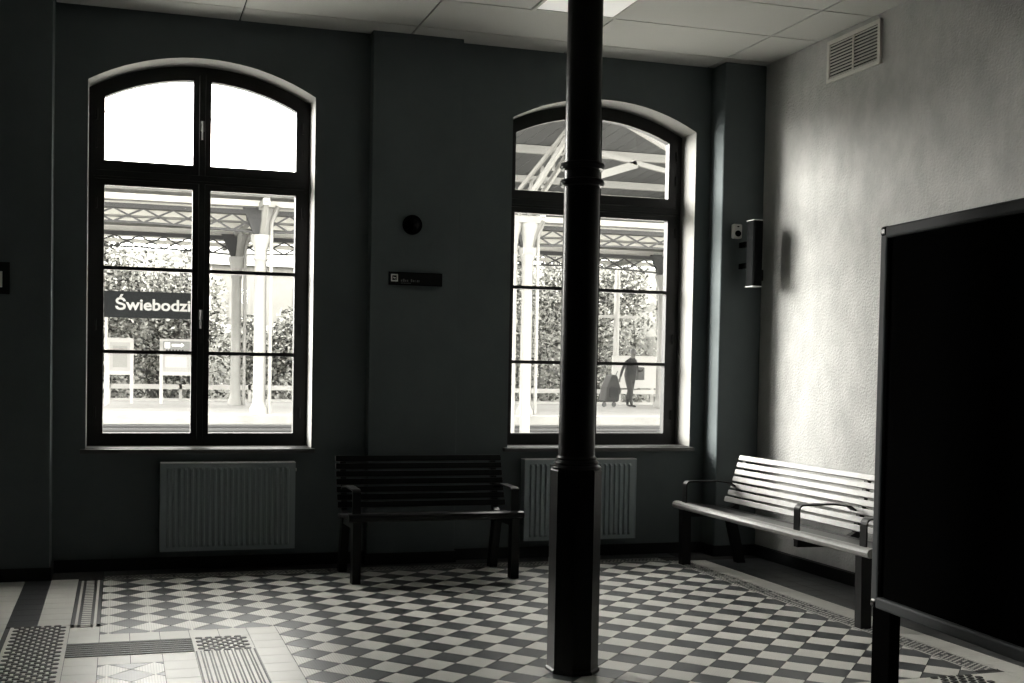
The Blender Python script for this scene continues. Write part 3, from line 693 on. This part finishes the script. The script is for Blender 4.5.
MB().box((-0.36,-0.026,-0.075),(-0.22,-0.018,0.085)).build('pictogram', SIGNW, ar)
MB().prism([(-0.17,-0.026,-0.02),(0.08,-0.026,-0.02),(0.08,-0.026,-0.055),(0.16,-0.026,0.012),(0.08,-0.026,0.075),(0.08,-0.026,0.04),(-0.17,-0.026,0.04)], (0,0.008,0)).build('arrow', SIGNW, ar)
# low white fence
fn = empty('platform_railing', (3.0, 26.0, 0.29), label='low pale railing along the back of the far platform', cat='railing')
MB().box((-16,-0.04,0.36),(20,0.04,0.50)).build('top_rail', POSTW, fn); MB().box((-16,-0.03,0.02),(20,0.03,0.09)).build('bottom_rail', POSTW, fn)
for k in range(19): MB().box((-16+2*k-0.04,-0.04,0),(-16+2*k+0.04,0.04,0.5)).build('post', POSTW, fn)
# info panel beside the person
ip = empty('white_info_panel', (11.85, 26.6, 0.29), label='wide blank white panel beside the walking person', cat='panel')
MB().box((-0.85,-0.03,0.55),(0.75,0.03,1.62)).build('panel', POSTW, ip)
for x in (-0.75, 0.65): MB().box((x-0.04,0.02,0),(x+0.04,0.1,1.6)).build('post', POSTW, ip)
# lamp posts
for x, y, h_, lab in ((11.95, 28.4, 6.2, 'pale lamp post with crossbar behind the walking person'),):
    l = empty('lamp_post', (x, y, 0.29), label=lab, cat='lamp post')
    MB().tube([(0,0,0),(0,0,h_)], [0.11, 0.08], 12).build('pole', POSTW, l)
    MB().box((-0.75,-0.04,2.95),(0.75,0.04,3.05)).build('crossbar', POSTW, l)
# overhead wire
wv = MB().tube([(-20,30,9.38),(2,30,9.40),(30,30,9.42)], 0.018, 6); tag(wv.build('overhead_wire', LATT), 'thin overhead wire crossing the sky', 'wire')
# house
h_ = empty('house', (4.9, 46.0, -0.35), label='pale rendered house behind the hedge across the tracks', cat='house')
MB().box((-5.5,0,0),(6.0,8,6.4)).build('wall', HOUSE, h_)
MB().prism([(-6,-0.4,6.4),(-6,8.4,6.4),(-6,4,9.0)], (12.5,0,0)).build('roof', DKWOOD, h_)
for x in (-4.2, -1.2, 3.0):
    wn = MB().box((x-0.5,-0.06,3.9),(x+0.5,0.02,5.4)).build('window', EDGE, h_); MB().box((x-0.38,-0.08,4.0),(x+0.38,-0.05,5.3)).build('pane', GLASS, wn)

tag(MB().prism([(-40,32.6,-0.35),(-40,44,-0.35),(-40,44,5.9),(-40,35.5,5.6),(-40,33.2,3.4),(-40,32.9,2.0)], (38.1,0,0)).prism([(-1.9,32.6,-0.35),(-1.9,44,-0.35),(-1.9,44,3.2),(-1.9,36,2.6)], (8.1,0,0)).prism([(6.2,32.6,-0.35),(6.2,44,-0.35),(6.2,44,6.0),(6.2,35.5,5.7),(6.2,33.4,2.8)], (34,0,0)).build('embankment', BANK), 'overgrown railway embankment behind the far platform', kind='structure')
# foliage: shrubs and trees as clouds of real leaves
def shrub(name, x, y, rx, ry, zh, n, seed, label, cat, z0=0.0, leaf=0.078, trunk=False):
    rnd = random.Random(seed)
    t = empty(name, (x, y, -0.35), label=label, cat=cat, group='greenery behind the far platform')
    fb = MB(); base = z0
    lumps = [(rnd.uniform(-rx*.75, rx*.75), rnd.uniform(-ry*.4, ry*.4), base + (zh-base)*rnd.uniform(0.35, 0.85), rnd.uniform(.45,.8)) for _ in range(14)]
    for k in range(n):
        if trunk or k % 3:
            lx, ly, lz, lr = rnd.choice(lumps); a = rnd.uniform(0, 2*math.pi); el = math.asin(rnd.uniform(-1, 1)); q = rnd.uniform(.75, 1.05)
            p = Vector((lx+rx*.5*lr*math.cos(a)*math.cos(el)*q, ly+ry*.8*lr*math.sin(a)*math.cos(el)*q, lz+(zh-base)*.32*lr*math.sin(el)*q))
        else:
            p = Vector((rnd.uniform(-rx, rx), rnd.uniform(-ry, ry*.3), base + (zh-base)*rnd.random()*0.75))
        p.z = min(max(p.z, 0.02), zh*1.02)
        d1 = Vector((rnd.gauss(0,1), rnd.gauss(0,1), rnd.gauss(0,.7))).normalized(); d2 = d1.cross(Vector((rnd.gauss(0,1), rnd.gauss(0,1), rnd.gauss(0,1)))).normalized()
        s_ = leaf*rnd.uniform(.6, 1.5)
        fb.add([p-d1*s_, p+d2*s_*.5, p+d1*s_, p-d2*s_*.5], [(0,1,2,3)], 1 if rnd.random() < 0.30 else 0)
    me = bpy.data.meshes.new('foliage'); me.from_pydata(fb.v, [], fb.f); me.materials.append(LEAF_A); me.materials.append(LEAF_B); me.polygons.foreach_set('material_index', fb.mi)
    f = link('foliage', me, t); f['kind'] = 'stuff'
    # dark woody inside
    core = MB()
    for k in range(9):
        px = rnd.uniform(-rx*.8, rx*.8); core.tube([(px, 0, 0), (px+rnd.uniform(-.3,.3), rnd.uniform(-.2,.2), zh*.4), (px+rnd.uniform(-.6,.6), rnd.uniform(-.3,.3), zh*.8)], [0.06, 0.04, 0.015], 6)
    if trunk: core.tube([(0,0,0),(0.1,0,zh*.5),(0,0.1,zh*.8)], [0.22,0.16,0.05], 8)
    core.build('stems', BARK, t)
shr = [(-5.7, 30.2, 1.8, 0.8, 6.5, 'tall leafy shrub behind the station name sign, at the far left'),
       (-2.9, 31.7, 1.7, 0.8, 6.3, 'tall leafy shrub behind the right half of the station name sign'),
       (0.4, 30.2, 1.7, 0.8, 3.8, 'leafy hedge shrub behind the pair of canopy columns'),
       (4.4, 31.4, 1.7, 0.8, 3.9, 'leafy hedge shrub hidden by the middle pilaster'),
       (9.2, 30.2, 1.8, 0.8, 6.8, 'large leafy shrub behind the double canopy columns'),
       (12.8, 31.7, 1.8, 0.8, 6.8, 'large leafy shrub behind the walking person'),
       (16.2, 30.2, 1.9, 0.8, 6.8, 'large leafy shrub at the right edge of the right window')]
for k, (x, y, rx, ry, zh, lab) in enumerate(shr):
    shrub('shrub', x, y, rx, ry, zh, 11000, 100+k, lab, 'shrub')

# walking person with a trolley bag
def skin_figure(name, verts, edges, radii, root, parent, loc):
    me = bpy.data.meshes.new(name); me.from_pydata(verts, edges, [])
    o = link(name, me, None); md = o.modifiers.new('skin', 'SKIN'); md.use_smooth_shade = True
    for i, sv in enumerate(me.skin_vertices[0].data):
        r_ = radii[i]; sv.radius = r_ if isinstance(r_, tuple) else (r_, r_); sv.use_root = (i == root)
    sb = o.modifiers.new('sub', 'SUBSURF'); sb.levels = 1; sb.render_levels = 1
    dg = bpy.context.evaluated_depsgraph_get(); me2 = bpy.data.meshes.new_from_object(o.evaluated_get(dg))
    bpy.data.objects.remove(o)
    o2 = link(name, me2, parent); o2.location = loc; return o2
pv = []; pe = []; pr = []
def V_(p, r_, prev=None):
    pv.append(p); pr.append(r_); i = len(pv)-1
    if prev is not None: pe.append((prev, i))
    return i
pel = V_((0,0,0.93), (0.20,0.15)); wa = V_((0.0,-0.01,1.10), (0.20,0.15), pel); chst = V_((0.02,-0.03,1.30), (0.22,0.15), wa); nk0 = V_((0.03,-0.05,1.46), (0.09,0.07), chst)
nk = V_((0.035,-0.06,1.53), 0.052, nk0); hd0 = V_((0.04,-0.075,1.60), (0.07,0.085), nk); hd1 = V_((0.045,-0.08,1.69), (0.078,0.095), hd0); hd2 = V_((0.045,-0.07,1.76), 0.05, hd1)
nose_ = V_((0.045,-0.185,1.65), 0.014, hd0)
for s_, fy in ((-1, -0.16), (1, 0.16)):
    hp = V_((0.09*s_,0,0.88), 0.125, pel); kn = V_((0.11*s_,fy*0.7-0.03,0.49), 0.092, hp); cf = V_((0.11*s_,fy*1.0+0.03,0.28), 0.078, kn); an = V_((0.10*s_,fy*1.2,0.09), 0.042, cf)
    he = V_((0.10*s_,fy*1.2,0.045), 0.040, an); V_((0.115*s_,fy*1.2-0.19,0.030), 0.030, he)
    sh = V_((0.19*s_,-0.03,1.40), 0.062, nk0)
    if s_ < 0: el = V_((-0.32,0.02,1.14), 0.048, sh); wr_ = V_((-0.44,-0.02,0.92), 0.032, el); pm = V_((-0.475,-0.03,0.84), (0.030,0.020), wr_); fd = Vector((-0.25,0.0,-1))
    else: el = V_((0.30,-0.02,1.12), 0.048, sh); wr_ = V_((0.24,-0.24,1.12), 0.032, el); pm = V_((0.20,-0.32,1.14), (0.020,0.030), wr_); fd = Vector((-0.3,-1,0.1))
    fd.normalize(); sd_ = Vector((0,1,0)) if s_ < 0 else Vector((0,0,1))
    for q in range(4):
        f0 = Vector(pv[pm]) + sd_*(q-1.5)*0.019 + fd*0.02; i = V_(tuple(f0), 0.009, pm); i = V_(tuple(f0+fd*0.035), 0.009, i); V_(tuple(f0+fd*(0.05+0.008*(1.5-abs(q-1.5)))+Vector((0.02,0,0))), 0.008, i)
    th0 = Vector(pv[pm]) + sd_*0.035 - fd*0.02; i = V_(tuple(th0), 0.010, pm); V_(tuple(th0+fd*0.035+sd_*0.015), 0.009, i)
per = empty('person', (10.42, 24.0, 0.295), math.radians(20), label='person in dark jacket and trousers pulling a trolley bag on the far platform', cat='person')
body = skin_figure('body', pv, pe, pr, 0, per, (0,0,0))
bm_ = body.data; bm_.materials.clear()
for m_ in (SKIN, CLOTH_D, CLOTH_G): bm_.materials.append(m_)
for p in bm_.polygons:
    cz = p.center.z; cxx = p.center.x
    hand = (cxx < -0.435 and cz < 0.93) or (p.center.y < -0.26 and cz > 1.05)
    p.material_index = 0 if (cz > 1.50 or hand) else (1 if cz > 0.96 or abs(cxx) > 0.3 else (2 if cz > 0.10 else 1))
smooth_angle(MB().lathe([(0.03,1.62),(0.085,1.64),(0.100,1.70),(0.085,1.77),(0.04,1.80)], 14, c=(0.045,-0.055,0)).build('hair', HAIR, per))
for s_ in (-1, 1): MB().box((0.045+s_*0.032-0.010,-0.172,1.678),(0.045+s_*0.032+0.010,-0.160,1.690)).build('eye', HAIR, per)
MB().box((0.02,-0.172,1.595),(0.07,-0.150,1.605)).build('mouth', CLOTH_D, per)
bg_ = empty('shoulder_bag', (10.42+0.37, 24.10, 0.29+0.84), math.radians(10), label='pale grey shoulder bag at the hip of the person', cat='bag')
MB().box((-0.13,-0.09,0),(0.13,0.09,0.40)).build('bag_body', mat('pale_grey_cloth', (0.05,0.05,0.048), 0.9), bg_, bevel=0.03)
MB().tube([(-0.1,-0.05,0.38),(-0.22,-0.10,0.62),(-0.26,0.06,0.64),(-0.1,0.06,0.38)], 0.018, 6).build('strap', CLOTH_D, bg_)
tb_ = empty('trolley_bag', (9.72, 23.95, 0.29), math.radians(15), label='grey soft trolley bag on wheels behind the person', cat='bag')
MB().prism([(-0.30,-0.18,0.16),(0.24,-0.18,0.16),(0.30,-0.18,0.60),(0.16,-0.18,0.98),(-0.02,-0.18,1.00),(-0.22,-0.18,0.62)], (0,0.36,0)).build('bag_body', CLOTH_G, tb_, bevel=0.05)
MB().box((-0.16,-0.20,0.30),(0.16,-0.175,0.62)).build('front_pocket', CLOTH_D, tb_, bevel=0.01)
MB().tube([(0.22,0,0.30),(0.24,0,1.0),(0.30,0,1.10)], 0.015, 8).build('pull_handle', RAILM, tb_)
for s_ in (-0.2, 0.18):
    ww = MB().lathe([(0.075,-0.02),(0.08,0),(0.075,0.02)], 14); ww.v = [(x+s_, z, y+0.08) for x, y, z in ww.v]; ww.build('wheel', RAILM, tb_)
    MB().box((s_-0.015,-0.03,0.08),(s_+0.015,0.03,0.18)).build('wheel_fork', RAILM, tb_)
